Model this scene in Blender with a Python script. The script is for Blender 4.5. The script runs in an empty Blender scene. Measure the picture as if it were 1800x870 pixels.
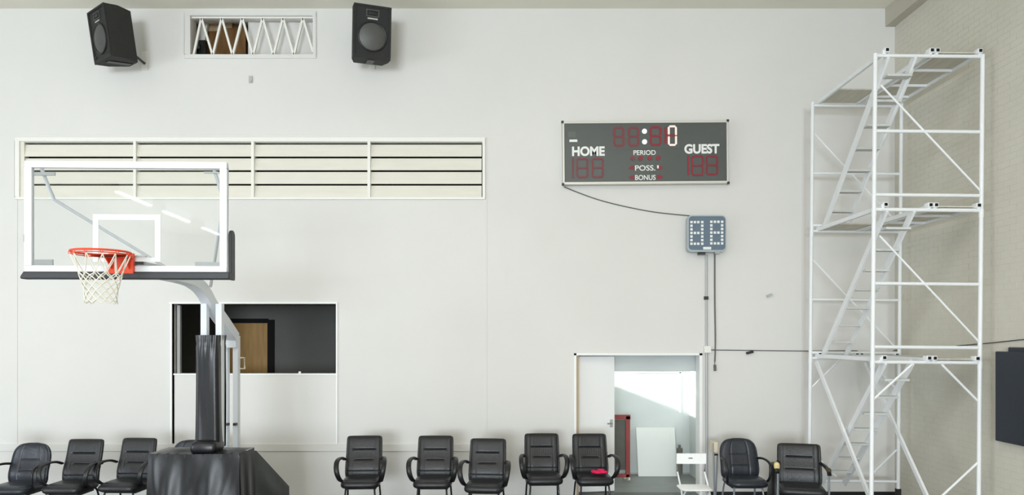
import bpy, math, random
from mathutils import Vector, Matrix, Euler
random.seed(7)
S = bpy.context.scene
COL = S.collection
PI = math.pi

# ------------------------------------------------------------------ camera
F = 1300.0; VX = 895.0; VY = 594.0; CH = 2.33      # focal length and vanishing point of the photograph, camera height
W = F / 118.5                                      # distance to the back wall
cam = bpy.data.cameras.new('camera'); camo = bpy.data.objects.new('camera', cam); COL.objects.link(camo)
camo.location = (0, 0, CH); camo.rotation_euler = (PI / 2, 0, 0)
cam.sensor_width = 36; cam.lens = F / 1800 * 36
cam.shift_x = (900 - VX) / 1800; cam.shift_y = (VY - 435) / 1800
cam.clip_end = 200
S.camera = camo
S.view_settings.view_transform = 'Standard'; S.view_settings.look = 'None'
S.view_settings.gamma = 1.0; S.view_settings.use_curve_mapping = False
S.view_settings.exposure = -0.22

# ------------------------------------------------------------------ light
wd = bpy.data.worlds.new('sky'); S.world = wd; wd.use_nodes = True
bg = wd.node_tree.nodes['Background']; bg.inputs[0].default_value = (0.62, 0.74, 0.9, 1); bg.inputs[1].default_value = 0.9
def area(name, loc, rot, sx, sy, power, col):
    l = bpy.data.lights.new(name, 'AREA'); l.shape = 'RECTANGLE'; l.size = sx; l.size_y = sy
    l.energy = power; l.color = col
    o = bpy.data.objects.new(name, l); COL.objects.link(o); o.location = loc; o.rotation_euler = rot
    return o
# added area lamps at assumed, unbuilt windows: end wall behind camera, left side wall
area('assumed_end_window_light', (-4.5, -21.6, 2.6), (PI / 2, 0, 0), 9, 4.0, 4700, (0.84, 0.92, 1.0))
area('assumed_side_window_light', (-13.3, 1.5, 2.2), (PI / 2, 0, -PI / 2), 8, 3.2, 700, (0.82, 0.91, 1.0))
# added area lamps for assumed rows of ceiling luminaires over the court
area('assumed_ceiling_light', (-6.0, -1.0, 6.95), (0, 0, 0), 9, 8, 430, (1.0, 0.94, 0.86))
area('assumed_ceiling_light', (1.6, 0.5, 6.95), (0, 0, 0), 4, 8, 230, (1.0, 0.94, 0.86))
# added spot lamp as low sun through the side room's assumed high left window
sl = bpy.data.lights.new('side_room_daylight_spot', 'SPOT'); sl.energy = 2600; sl.spot_size = 1.9; sl.spot_blend = 0.1; sl.shadow_soft_size = 0.02; sl.color = (1, 0.98, 0.94)
so = bpy.data.objects.new('side_room_daylight_spot', sl); COL.objects.link(so); so.location = (-1.8, 11.65, 2.89)
so.rotation_euler = Vector((-1, -0.22, 0.30)).to_track_quat('Z', 'Y').to_euler()

# ------------------------------------------------------------------ helpers
def PX(px, Y): return (px - VX) * Y / F
def PZ(py, Y): return CH - (py - VY) * Y / F
def P(px, py, Y): return Vector((PX(px, Y), Y, PZ(py, Y)))
def lin(c):
    c /= 255.0
    return c / 12.92 if c <= 0.04045 else ((c + 0.055) / 1.055) ** 2.4
def rgb(r, g, b): return (lin(r), lin(g), lin(b), 1)

def mat(name, col, rough=0.6, metal=0.0, vary=0.0, vscale=3.0, bump=0.0, bscale=60.0, coat=0.0, stretch=None, emit=None, spec=None):
    m = bpy.data.materials.new(name); m.use_nodes = True
    nt = m.node_tree; b = nt.nodes['Principled BSDF']
    c = rgb(*col)
    b.inputs['Base Color'].default_value = c; b.inputs['Roughness'].default_value = rough
    b.inputs['Metallic'].default_value = metal; b.inputs['Coat Weight'].default_value = coat
    if spec is not None: b.inputs['Specular IOR Level'].default_value = spec
    tc = nt.nodes.new('ShaderNodeTexCoord'); mp = nt.nodes.new('ShaderNodeMapping')
    nt.links.new(tc.outputs['Object'], mp.inputs[0])
    if stretch: mp.inputs['Scale'].default_value = stretch
    if vary:
        n = nt.nodes.new('ShaderNodeTexNoise'); n.inputs['Scale'].default_value = vscale; n.inputs['Detail'].default_value = 5
        nt.links.new(mp.outputs[0], n.inputs['Vector'])
        r = nt.nodes.new('ShaderNodeValToRGB'); r.color_ramp.elements[0].position = 0.3; r.color_ramp.elements[1].position = 0.7
        r.color_ramp.elements[0].color = tuple(x * (1 - vary) for x in c[:3]) + (1,)
        r.color_ramp.elements[1].color = tuple(min(1, x * (1 + vary)) for x in c[:3]) + (1,)
        nt.links.new(n.outputs['Fac'], r.inputs[0]); nt.links.new(r.outputs[0], b.inputs['Base Color'])
    if bump:
        n2 = nt.nodes.new('ShaderNodeTexNoise'); n2.inputs['Scale'].default_value = bscale; n2.inputs['Detail'].default_value = 4
        nt.links.new(mp.outputs[0], n2.inputs['Vector'])
        bp = nt.nodes.new('ShaderNodeBump'); bp.inputs['Strength'].default_value = bump; bp.inputs['Distance'].default_value = 0.01
        nt.links.new(n2.outputs['Fac'], bp.inputs['Height']); nt.links.new(bp.outputs[0], b.inputs['Normal'])
    if emit:
        b.inputs['Emission Color'].default_value = rgb(*emit[0]); b.inputs['Emission Strength'].default_value = emit[1]
    return m

M = {}
M['wall'] = mat('painted_wall', (225, 223, 218), 0.75, vary=0.02, vscale=0.8, bump=0.12, bscale=9)
M['wall_right'] = mat('painted_brick', (214, 210, 196), 0.8, vary=0.035, vscale=1.3, bump=0.25, bscale=22)
M['grey_wall'] = mat('grey_painted_wall', (160, 160, 158), 0.8)
M['mortar'] = mat('painted_mortar', (210, 206, 192), 0.9)
M['ceiling'] = mat('ceiling_paint', (240, 236, 222), 0.85, vary=0.03, vscale=0.7)
M['beam'] = mat('beam_paint', (192, 187, 173), 0.8, vary=0.04)
M['trim'] = mat('trim_paint', (240, 238, 230), 0.5, vary=0.01)
M['trim_white'] = mat('door_trim_paint', (246, 246, 244), 0.45)
M['louvre'] = mat('louvre_paint', (230, 226, 213), 0.6, vary=0.03, vscale=2, stretch=(1, 1, 8))
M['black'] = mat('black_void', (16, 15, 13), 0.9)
M['floor'] = mat('dark_rubber_floor', (92, 94, 94), 0.55, vary=0.08, vscale=2, bump=0.1)
M['court'] = mat('grey_court', (160, 159, 157), 0.4, vary=0.08, vscale=3, stretch=(1, 12, 1))
M['floor_grey'] = mat('grey_concrete_floor', (132, 136, 134), 0.5, vary=0.08, vscale=3)
M['baseboard'] = mat('black_rubber_baseboard', (22, 23, 24), 0.5)
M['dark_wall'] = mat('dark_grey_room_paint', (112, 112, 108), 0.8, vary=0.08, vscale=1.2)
M['room_white'] = mat('side_room_paint', (208, 214, 212), 0.75, vary=0.02)
M['wood'] = mat('oak_door_veneer', (182, 139, 72), 0.5, vary=0.16, vscale=3, stretch=(6, 6, 0.6))
M['tan'] = mat('tan_wood_edge', (196, 172, 140), 0.7, vary=0.05)
M['plywood'] = mat('brown_plywood', (128, 92, 50), 0.8, vary=0.2, vscale=4, stretch=(4, 4, 0.8))
M['white_metal'] = mat('white_powder_coat', (232, 236, 241), 0.35, vary=0.01)
M['scaffold'] = mat('white_painted_steel', (240, 242, 243), 0.45, vary=0.02, vscale=6)
M['tread'] = mat('aluminium_tread', (205, 207, 204), 0.5, vary=0.05)
M['ply_deck'] = mat('plywood_deck', (204, 200, 186), 0.8, vary=0.1, vscale=3, stretch=(5, 0.8, 5))
M['dark_rubber'] = mat('dark_rubber', (34, 36, 38), 0.6)
M['pad'] = mat('charcoal_padding', (52, 54, 58), 0.5, vary=0.08, bump=0.1)
M['vinyl'] = mat('black_vinyl', (17, 18, 21), 0.34, vary=0.15, vscale=4, bump=0.18, bscale=9, stretch=(1, 1, 0.6))
M['vinyl_matt'] = mat('dark_grey_vinyl', (52, 56, 57), 0.5, vary=0.12, vscale=3, bump=0.3, bscale=8)
M['leather'] = mat('black_leather', (29, 30, 33), 0.4, vary=0.15, vscale=8, bump=0.25, bscale=45)
M['leather_dark'] = mat('black_leather_worn', (30, 30, 31), 0.42, vary=0.2, vscale=8, bump=0.25, bscale=45)
M['leather_blue'] = mat('blue_black_leather', (38, 42, 50), 0.36, vary=0.18, vscale=6, bump=0.3, bscale=30)
M['piping'] = mat('leather_piping', (12, 12, 13), 0.4)
M['black_plastic'] = mat('black_plastic', (26, 27, 28), 0.42)
M['black_steel'] = mat('black_steel_tube', (22, 23, 26), 0.35)
M['grey_steel'] = mat('grey_steel_tube', (132, 138, 142), 0.4, metal=0.3)
M['foam'] = mat('yellow_foam', (226, 208, 148), 0.9, vary=0.15, vscale=30, bump=0.4, bscale=60)
M['worn'] = mat('worn_arm_fabric', (78, 66, 46), 0.9, vary=0.4, vscale=25)
M['orange'] = mat('orange_rim_paint', (236, 78, 40), 0.4, vary=0.04)
M['net'] = mat('net_cord', (232, 228, 214), 0.9)
M['speaker'] = mat('speaker_carpet', (46, 46, 43), 0.85, vary=0.1, vscale=30)
M['speaker_front'] = mat('speaker_baffle', (26, 27, 27), 0.6)
M['mesh_grille'] = mat('speaker_mesh', (92, 92, 90), 0.5, metal=0.4, vary=0.12, vscale=60)
M['chrome'] = mat('chrome', (210, 212, 214), 0.22, metal=0.9)
M['board_face'] = mat('scoreboard_face', (84, 88, 85), 0.32, vary=0.05, vscale=2)
M['board_frame'] = mat('scoreboard_frame', (214, 211, 202), 0.4, metal=0.2)
M['red_led'] = mat('unlit_red_led', (140, 34, 46), 0.5)
M['red_dim'] = mat('unlit_red_led_dim', (124, 54, 58), 0.5)
M['pink_glare'] = mat('pale_glare', (240, 214, 206), 0.5, emit=((240, 214, 206), 0.5))  # pale glowing colour that paints a lamp reflection on the scoreboard
M['white_print'] = mat('white_print', (240, 240, 236), 0.5)
M['white_lit'] = mat('white_lit_led', (250, 250, 250), 0.4, emit=((250, 250, 250), 0.8))
M['blue_face'] = mat('shot_clock_face', (98, 116, 132), 0.4, vary=0.06, vscale=12)
M['blue_case'] = mat('shot_clock_case', (176, 186, 190), 0.5)
M['conduit'] = mat('grey_conduit', (182, 184, 184), 0.5, metal=0.2)
M['cord'] = mat('dark_grey_cord', (104, 104, 102), 0.7)
M['navy'] = mat('navy_vinyl_mat', (36, 43, 55), 0.5, vary=0.06, bump=0.15, bscale=25)
M['red_frame'] = mat('dark_red_steel', (146, 58, 54), 0.5, vary=0.08, vscale=8)
M['dark_panel'] = mat('dark_olive_panel', (98, 98, 90), 0.7, vary=0.15, vscale=6)
M['white_board'] = mat('white_laminate', (228, 232, 228), 0.45, vary=0.01)
M['magenta'] = mat('magenta_fabric', (222, 18, 84), 0.8, vary=0.2, vscale=20)
M['white_plastic'] = mat('white_plastic', (246, 247, 246), 0.35)
M['cream'] = mat('cream_padding', (226, 214, 188), 0.8, vary=0.05)
M['castor'] = mat('castor_rubber', (30, 30, 30), 0.6)
M['strip'] = mat('fluorescent_tube', (255, 252, 244), 0.5, emit=((255, 252, 244), 16))
M['bolt'] = mat('dark_bolt', (60, 60, 58), 0.4, metal=0.5)

g = bpy.data.materials.new('tempered_glass'); g.use_nodes = True; nt = g.node_tree
for n in list(nt.nodes): nt.nodes.remove(n)
out = nt.nodes.new('ShaderNodeOutputMaterial'); mx = nt.nodes.new('ShaderNodeMixShader')
tr = nt.nodes.new('ShaderNodeBsdfTransparent'); tr.inputs[0].default_value = (0.978, 0.985, 0.98, 1)
gl = nt.nodes.new('ShaderNodeBsdfGlossy'); gl.inputs['Roughness'].default_value = 0.02
fr = nt.nodes.new('ShaderNodeFresnel'); fr.inputs['IOR'].default_value = 1.45
nt.links.new(fr.outputs[0], mx.inputs[0]); nt.links.new(tr.outputs[0], mx.inputs[1]); nt.links.new(gl.outputs[0], mx.inputs[2])
nt.links.new(mx.outputs[0], out.inputs[0]); M['glass'] = g

ORG = {}
def tag(o, label=None, cat=None, group=None, kind=None):
    if label: o['label'] = label
    if cat: o['category'] = cat
    if group: o['group'] = group
    if kind: o['kind'] = kind
    return o
def thing(name, label, cat, loc=(0, 0, 0), rot=(0, 0, 0), group=None, local=False):
    o = bpy.data.objects.new(name, None); o.empty_display_size = 0.1; COL.objects.link(o)
    o.location = loc; o.rotation_euler = rot
    ORG[o.name] = Vector((0, 0, 0)) if local else Vector(loc)
    return tag(o, label, cat, group)

class MB:
    def __init__(s): s.v = []; s.f = []
    def add(s, vs, fs):
        n = len(s.v); s.v += [Vector(v) for v in vs]; s.f += [tuple(i + n for i in f) for f in fs]; return s
    def box(s, x0, x1, y0, y1, z0, z1, Mx=None):
        vs = [Vector((x, y, z)) for z in (z0, z1) for y in (y0, y1) for x in (x0, x1)]
        if Mx is not None: vs = [Mx @ v for v in vs]
        return s.add(vs, [(0, 2, 3, 1), (4, 5, 7, 6), (0, 1, 5, 4), (2, 6, 7, 3), (0, 4, 6, 2), (1, 3, 7, 5)])
    def cbox(s, c, d, Mx=None):
        return s.box(c[0] - d[0] / 2, c[0] + d[0] / 2, c[1] - d[1] / 2, c[1] + d[1] / 2, c[2] - d[2] / 2, c[2] + d[2] / 2, Mx)
    def frames(s, path, up):
        path = [Vector(p) for p in path]; n = len(path); fr = []
        for i in range(n):
            t = (path[min(i + 1, n - 1)] - path[max(i - 1, 0)]).normalized()
            u = Vector(up) - t * t.dot(Vector(up))
            if u.length < 1e-4: u = Vector((1, 0, 0)) - t * t.x
            u.normalize(); fr.append((path[i], t, u, t.cross(u)))
        return fr
    def sweep(s, path, prof, up=(0, 0, 1)):
        fr = s.frames(path, up); k = len(prof); vs = []; fs = []
        for (p, t, u, r) in fr:
            for (a, b) in prof: vs.append(p + r * a + u * b)
        for i in range(len(fr) - 1):
            for j in range(k):
                j2 = (j + 1) % k
                fs.append((i * k + j, i * k + j2, (i + 1) * k + j2, (i + 1) * k + j))
        fs.append(tuple(reversed(range(k)))); fs.append(tuple((len(fr) - 1) * k + j for j in range(k)))
        return s.add(vs, fs)
    def tube(s, path, r, n=8, up=(0, 0.13, 1)):
        return s.sweep(path, [(r * math.cos(2 * PI * j / n), r * math.sin(2 * PI * j / n)) for j in range(n)], up)
    def bar(s, p, q, w, h, up=(0, 0, 1)):
        return s.sweep([p, q], [(-w / 2, -h / 2), (w / 2, -h / 2), (w / 2, h / 2), (-w / 2, h / 2)], up)
    def ring(s, c, R, r, n=40, m=8, ax='z'):
        vs = []; fs = []
        for i in range(n):
            a = 2 * PI * i / n
            for j in range(m):
                b = 2 * PI * j / m; rr = R + r * math.cos(b); h = r * math.sin(b)
                q = (rr * math.cos(a), rr * math.sin(a), h) if ax == 'z' else ((rr * math.cos(a), h, rr * math.sin(a)) if ax == 'y' else (h, rr * math.cos(a), rr * math.sin(a)))
                vs.append(Vector(c) + Vector(q))
        for i in range(n):
            for j in range(m):
                fs.append((i * m + j, ((i + 1) % n) * m + j, ((i + 1) % n) * m + (j + 1) % m, i * m + (j + 1) % m))
        return s.add(vs, fs)
    def grid(s, fn, nu, nv):
        vs = [fn(i / nu, j / nv) for j in range(nv + 1) for i in range(nu + 1)]; n = nu + 1
        return s.add(vs, [(j * n + i, j * n + i + 1, (j + 1) * n + i + 1, (j + 1) * n + i) for j in range(nv) for i in range(nu)])
    def prism(s, poly, y0, y1):               # polygon in XZ, extruded along Y
        n = len(poly)
        vs = [Vector((a, y0, b)) for a, b in poly] + [Vector((a, y1, b)) for a, b in poly]
        return s.add(vs, [tuple(range(n)), tuple(reversed(range(n, 2 * n)))] + [(i, n + i, n + (i + 1) % n, (i + 1) % n) for i in range(n)])
    def sellip(s, c, d, e=0.35, n=20, m=12):  # rounded cushion
        def sp(x, p): return math.copysign(abs(x) ** p, x)
        vs = []; fs = []
        for j in range(m + 1):
            ph = -PI / 2 + PI * j / m
            for i in range(n):
                a = 2 * PI * i / n
                vs.append(Vector(c) + Vector((d[0] / 2 * sp(math.cos(ph), e * 1.3) * sp(math.cos(a), e), d[1] / 2 * sp(math.cos(ph), e * 1.3) * sp(math.sin(a), e), d[2] / 2 * sp(math.sin(ph), 0.8))))
        for j in range(m):
            for i in range(n):
                fs.append((j * n + i, j * n + (i + 1) % n, (j + 1) * n + (i + 1) % n, (j + 1) * n + i))
        return s.add(vs, fs)
    def build(s, name, m, parent=None, bevel=0.0, kind=None, local=None, label=None):
        org = Vector((0, 0, 0))
        if parent is not None: org = ORG.get(parent.name, org)
        me = bpy.data.meshes.new(name); me.from_pydata([tuple(v - org) for v in s.v], [], s.f); me.update()
        me.materials.append(m if not isinstance(m, str) else M[m])
        import bmesh
        bm = bmesh.new(); bm.from_mesh(me)
        bmesh.ops.remove_doubles(bm, verts=bm.verts, dist=1e-6)
        bmesh.ops.recalc_face_normals(bm, faces=bm.faces); bm.to_mesh(me); bm.free()
        me.polygons.foreach_set('use_smooth', [True] * len(me.polygons)); me.set_sharp_from_angle(angle=math.radians(38))
        o = bpy.data.objects.new(name, me); COL.objects.link(o)
        if parent is not None: o.parent = parent
        ORG[o.name] = org
        if bevel:
            b = o.modifiers.new('bevel', 'BEVEL'); b.width = bevel; b.segments = 2; b.limit_method = 'ANGLE'
        if kind: o['kind'] = kind
        if label: o['label'] = label
        return o
def struct(name, mb, m, parent=None, **k):
    o = mb.build(name, m, parent, **k)
    if parent is None: o['kind'] = 'structure'
    return o
def solo(name, mb, m, label, cat, group=None, **k):
    return tag(mb.build(name, m, **k), label, cat, group)
def smooth(pts, n=6):
    pts = [Vector(p) for p in pts]; o = []
    for i in range(len(pts) - 1):
        a = pts[max(i - 1, 0)]; b = pts[i]; c = pts[i + 1]; d = pts[min(i + 2, len(pts) - 1)]
        for k in range(n):
            t = k / n
            o.append(0.5 * ((2 * b) + (c - a) * t + (2 * a - 5 * b + 4 * c - d) * t * t + (3 * b - a - 3 * c + d) * t ** 3))
    o.append(pts[-1]); return o
def text(body, name, m, parent, x0, x1, z0, z1, y, bold=0.0):
    cu = bpy.data.curves.new(name, 'FONT'); cu.body = body; cu.extrude = 0.02; cu.offset = bold
    to = bpy.data.objects.new(name, cu); COL.objects.link(to)
    bpy.context.view_layer.update()
    me = bpy.data.meshes.new_from_object(to.evaluated_get(bpy.context.evaluated_depsgraph_get()))
    bpy.data.objects.remove(to)
    xs = [v.co.x for v in me.vertices]; ys = [v.co.y for v in me.vertices]
    ax, bx_, ay, by_ = min(xs), max(xs), min(ys), max(ys); org = ORG.get(parent.name, Vector((0, 0, 0)))
    for v in me.vertices:
        x, yy, z = v.co
        v.co = Vector((x0 + (x - ax) / (bx_ - ax) * (x1 - x0), y + (0 if z > 0 else 0.006) - 0.004, z0 + (yy - ay) / (by_ - ay) * (z1 - z0))) - org
    me.materials.clear(); me.materials.append(M[m])
    o = bpy.data.objects.new(name, me); COL.objects.link(o); o.parent = parent; return o

# ------------------------------------------------------------------ room shell
CZ = PZ(15, W); XR = (1573 - VX) / 118.5; XL = -14.0; YB = -22.0
wx = lambda px: PX(px, W)
wz = lambda py: PZ(py, W)
holes = [(335, 550, 28, 96), (37, 848, 250, 347), (303, 592, 534, 780), (1012, 1232, 624, 871)]
def wall_holes(mb, x0, x1, z0, z1, hs, y0, y1):
    hs = [(wx(a), wx(b), max(wz(d), z0), wz(c)) for a, b, c, d in hs]
    zs = sorted({z0, z1} | {h[2] for h in hs} | {h[3] for h in hs})
    for i in range(len(zs) - 1):
        a, b = zs[i], zs[i + 1]
        if b - a < 1e-5: continue
        zc = (a + b) / 2; cuts = sorted([(h[0], h[1]) for h in hs if h[2] < zc < h[3]]); x = x0
        for c in cuts: mb.box(x, c[0], y0, y1, a, b); x = c[1]
        mb.box(x, x1, y0, y1, a, b)
mb = MB(); wall_holes(mb, XL, XR, 0, CZ, holes, W, W + 0.2); struct('wall_back', mb, 'wall')
struct('floor', MB().box(XL, XR, 9.0, W + 0.2, -0.1, 0), 'floor')
struct('floor_court', MB().box(XL, XR, YB, 9.0, -0.1, 0), 'court')
struct('ceiling', MB().box(XL, XR + 0.3, YB, W + 0.2, CZ, CZ + 0.2), 'ceiling')
struct('ceiling_attic', MB().box(PX(318, W), PX(572, W), W + 0.2, W + 1.4, CZ, CZ + 0.1), 'ceiling')
struct('wall_left', MB().box(XL - 0.2, XL, YB, W + 0.2, 0, CZ), 'grey_wall')
struct('wall_front', MB().box(XL, XR, YB - 0.2, YB, 0, CZ), 'grey_wall')
wr = struct('wall_right', MB().box(XR + 0.0022, XR + 0.25, YB, W + 0.2, 0, CZ), 'mortar')
struct('wall_right_plain', MB().box(XR, XR + 0.002, YB, 3.0, 0, CZ), 'wall_right')
mb = MB(); r = 0
z = 0.0
while z < CZ - 0.01:                           # painted brick courses, joints recessed 4 mm
    y = 3.0 - (0.11 if r % 2 else 0); z1 = min(z + 0.070, CZ)
    while y < W:
        ya = max(y, 3.0); yb = min(y + 0.213, W)
        if yb - ya > 0.01:
            j = random.uniform(-0.0004, 0.0004)
            mb.box(XR + j, XR + 0.003, ya, yb, z, z1)
        y += 0.218
    z += 0.074; r += 1
o = mb.build('brick_courses', 'wall_right', wr, kind='stuff')
struct('trim_1', MB().box(PX(1556, W), XR - 0.001, YB, W - 0.001, wz(47), CZ - 0.001), 'beam')

# thin plaster strips and ledges on the back wall
struct('trim_2', MB().box(XL, wx(853), W - 0.02, W, wz(793), wz(780)), 'wall', bevel=0.004)
struct('trim_3', MB().box(wx(27), wx(31), W - 0.006, W, wz(780), wz(350)), 'wall')
struct('trim_4', MB().box(wx(852), wx(856), W - 0.006, W, wz(780), wz(350)), 'wall')
struct('trim_5', MB().box(wx(65), wx(888), W - 0.004, W, wz(237), wz(165)), 'wall')
struct('trim_6', MB().box(wx(1409), wx(1414), W - 0.008, W, 0, wz(190)), 'wall')
struct('baseboard_back', MB().box(wx(1243), XR, W - 0.012, W, 0, wz(864)), 'baseboard')

# ceiling luminaires: suspended fluorescent strips in rows (their light shows in the glass backboard)
def strip_light(x, y, label):
    t = thing('strip_light', label, 'light', (x, y, CZ), group='fluorescent strips under the ceiling')
    MB().box(x - 0.09, x + 0.09, y - 1.25, y + 1.25, 6.93, CZ).build('housing', 'white_metal', t)
    MB().box(x - 0.06, x + 0.06, y - 1.22, y + 1.22, 6.9, 6.932).build('tube', 'strip', t)
for x in (-11.3,):
    for y in (-11.2, -14.8, -18.8):
        strip_light(x, y, ['nearest', 'middle', 'farthest'][(-11.2, -14.8, -18.8).index(y)] + ' white fluorescent strip of the row under the gym ceiling')

# ------------------------------------------------------------------ louvre band
t = thing('louvre_vent', 'long cream louvred vent band of four bays above the glass backboard', 'vent', (wx(445), W, wz(347)))
fr = MB(); yo = W - 0.03
fr.box(wx(28), wx(853), yo, W + 0.02, wz(249), wz(242)); fr.box(wx(28), wx(853), yo, W + 0.02, wz(351), wz(347))
fr.box(wx(28), wx(36), yo, W + 0.02, wz(347), wz(249)); fr.box(wx(848), wx(853), yo, W + 0.02, wz(347), wz(249))
fr.build('frame', 'trim', t, bevel=0.003)
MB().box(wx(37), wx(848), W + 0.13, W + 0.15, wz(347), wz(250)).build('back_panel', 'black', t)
edges = [36, 238, 445, 649, 849]
for m_ in edges[1:4]:
    MB().box(wx(m_ - 2.5), wx(m_ + 2.5), yo + 0.002, W + 0.1, wz(347), wz(249)).build('mullion', 'trim', t, bevel=0.002)
MB().box(wx(36), wx(43), W - 0.005, W + 0.1, wz(347), wz(249)).build('side_cheek', 'louvre', t)
for b_ in range(4):
    xa = wx(edges[b_] + (7 if b_ == 0 else 2.5)); xb = wx(edges[b_ + 1] - 2.5)
    for k, (ya, yb) in enumerate(((253.5, 275), (277.6, 299), (301.6, 323), (325.6, 346.3))):
        mb = MB(); y0 = W + 0.0; y1 = W + 0.03
        z0 = wz(yb); z1 = wz(ya)
        vs = [(xa, y0, z0), (xb, y0, z0), (xb, y1, z1), (xa, y1, z1), (xa, y0 + 0.015, z0), (xb, y0 + 0.015, z0), (xb, y1 + 0.015, z1), (xa, y1 + 0.015, z1)]
        mb.add(vs, [(0, 1, 2, 3), (7, 6, 5, 4), (0, 4, 5, 1), (3, 2, 6, 7), (0, 3, 7, 4), (1, 5, 6, 2)]); mb.build('slat', 'louvre', t)

# ------------------------------------------------------------------ truss grille high on the wall
t = thing('truss_grille', 'white zigzag truss grille over an opening between the two speakers', 'grille', (wx(442), W, wz(103)))
fr = MB(); yo = W - 0.015
fr.box(wx(325), wx(556), yo, W, wz(27.5), wz(20)); fr.box(wx(325), wx(556), yo, W, wz(103), wz(96))
fr.box(wx(325), wx(335), yo, W, wz(96), wz(27.5)); fr.box(wx(550), wx(556), yo, W, wz(96), wz(27.5))
fr.build('frame', 'wall', t, bevel=0.003)
nodes = [(338, 96), (352, 29), (372, 96), (388, 29), (407, 96), (424, 29), (443, 96), (460, 29), (479, 96), (496, 29), (515, 96), (531, 29), (549, 90)]
for a, b in zip(nodes[:-1], nodes[1:]):
    pa = Vector((wx(a[0]), W + 0.05, wz(a[1]))); pb = Vector((wx(b[0]), W + 0.05, wz(b[1])))
    MB().bar(pa, pb, 0.03, 0.036, (0, 1, 0)).build('truss_bar', 'trim', t)
MB().box(wx(335), wx(550), W + 0.03, W + 0.08, wz(30.5), wz(28)).box(wx(335), wx(550), W + 0.03, W + 0.08, wz(96), wz(94)).build('chord', 'trim', t)
YA = W + 1.3
struct('wall_attic', MB().box(wx(320), wx(570), YA, YA + 0.05, wz(110), CZ).box(wx(320), wx(322), W + 0.2, YA, wz(110), CZ).box(wx(568), wx(570), W + 0.2, YA, wz(110), CZ).box(wx(320), wx(570), W + 0.2, YA, wz(112), wz(110)), 'wall')
y = W + 0.22
solo('blanking_panel', MB().box(wx(427), wx(545), y, y + 0.03, wz(109), wz(22)), 'wall', 'plain white panel closing the right part of the truss grille', 'panel')
t = thing('plywood_crate', 'brown plywood crate stored behind the left part of the truss grille', 'crate', (wx(395), W + 0.6, wz(110)))
MB().box(PX(362, W + .5), PX(432, W + .5), W + 0.5, W + 0.9, wz(110) + .002, PZ(44, W + .5)).build('body', 'plywood', t)
MB().box(PX(364, W + .48), PX(384, W + .48), W + 0.47, W + 0.5, PZ(56, W + .5), PZ(42, W + .5)).build('label_sheet', 'tan', t)
MB().box(PX(397, W + .48), PX(408, W + .48), W + 0.47, W + 0.5, PZ(50, W + .5), PZ(38, W + .5)).build('block', 'tan', t)
solo('timber_beam', MB().bar(P(353, 96, W + 0.42), P(362, 34, W + 0.42), 0.09, 0.06, (0, 1, 0)).bar(P(340, 38, W + 0.43), P(427, 35, W + 0.43), 0.07, 0.03, (0, 1, 0)), 'trim', 'cream timber prop standing behind the left end of the truss grille', 'beam')
solo('black_case', MB().box(PX(346, W + .3), PX(361, W + .3), W + 0.3, W + 0.38, wz(110), PZ(70, W + .3)).sellip(P(349, 83, W + .3), (0.08, 0.1, 0.1)), 'black_plastic', 'small black case behind the lower left corner of the truss grille', 'case', bevel=0.01)

# ------------------------------------------------------------------ dark room seen through the long opening
t = thing('opening_frame', 'thin white frame and lower white infill panel of the wide wall opening behind the hoop', 'frame', (wx(447), W, wz(780)))
yo = W - 0.02
MB().box(wx(298), wx(593.5), yo, W + 0.06, wz(534), wz(531)).build('head', 'trim_white', t)
MB().box(wx(300), wx(303), yo, W + 0.06, wz(780), wz(534)).build('jamb', 'trim_white', t)
MB().box(wx(591), wx(593.5), yo, W + 0.06, wz(780), wz(534)).build('jamb', 'trim_white', t)
MB().box(wx(306), wx(591), W + 0.01, W + 0.12, wz(780), wz(658)).build('infill_panel', 'wall', t)
MB().box(wx(305), wx(592), W - 0.005, W + 0.14, wz(659), wz(656.5)).build('sill', 'trim_white', t)
MB().box(wx(306), wx(311), W + 0.1, W + 0.16, wz(657), wz(536)).build('inner_post', 'conduit', t)
MB().box(wx(524), wx(528), W + 0.02, W + 0.04, wz(656.5), wz(653)).build('clip', 'trim_white', t)
YD = F / 97.0
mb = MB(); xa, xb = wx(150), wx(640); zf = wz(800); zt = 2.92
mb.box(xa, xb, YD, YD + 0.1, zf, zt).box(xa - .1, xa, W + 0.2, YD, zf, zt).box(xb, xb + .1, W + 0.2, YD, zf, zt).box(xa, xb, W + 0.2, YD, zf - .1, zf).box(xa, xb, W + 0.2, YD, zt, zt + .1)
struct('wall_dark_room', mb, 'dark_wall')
t = thing('wooden_door', 'oak veneer door at the back of the dark room behind the hoop', 'door', (PX(432, YD), YD, zf))
yd = YD - 0.06
MB().box(PX(384, yd), PX(470, yd), yd, yd + 0.045, zf, PZ(568, yd)).build('door_leaf', 'wood', t, bevel=0.003)
MB().box(PX(470, yd), PX(481, yd), yd + 0.02, yd + 0.058, zf, PZ(562, yd)).box(PX(376, yd), PX(470, yd), yd + 0.02, yd + 0.058, PZ(567.5, yd), PZ(560, yd)).build('door_frame', 'black', t)
MB().tube([P(390, 640, yd - .05), P(398, 640, yd - .05)], 0.012).build('door_handle', 'chrome', t)

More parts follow.
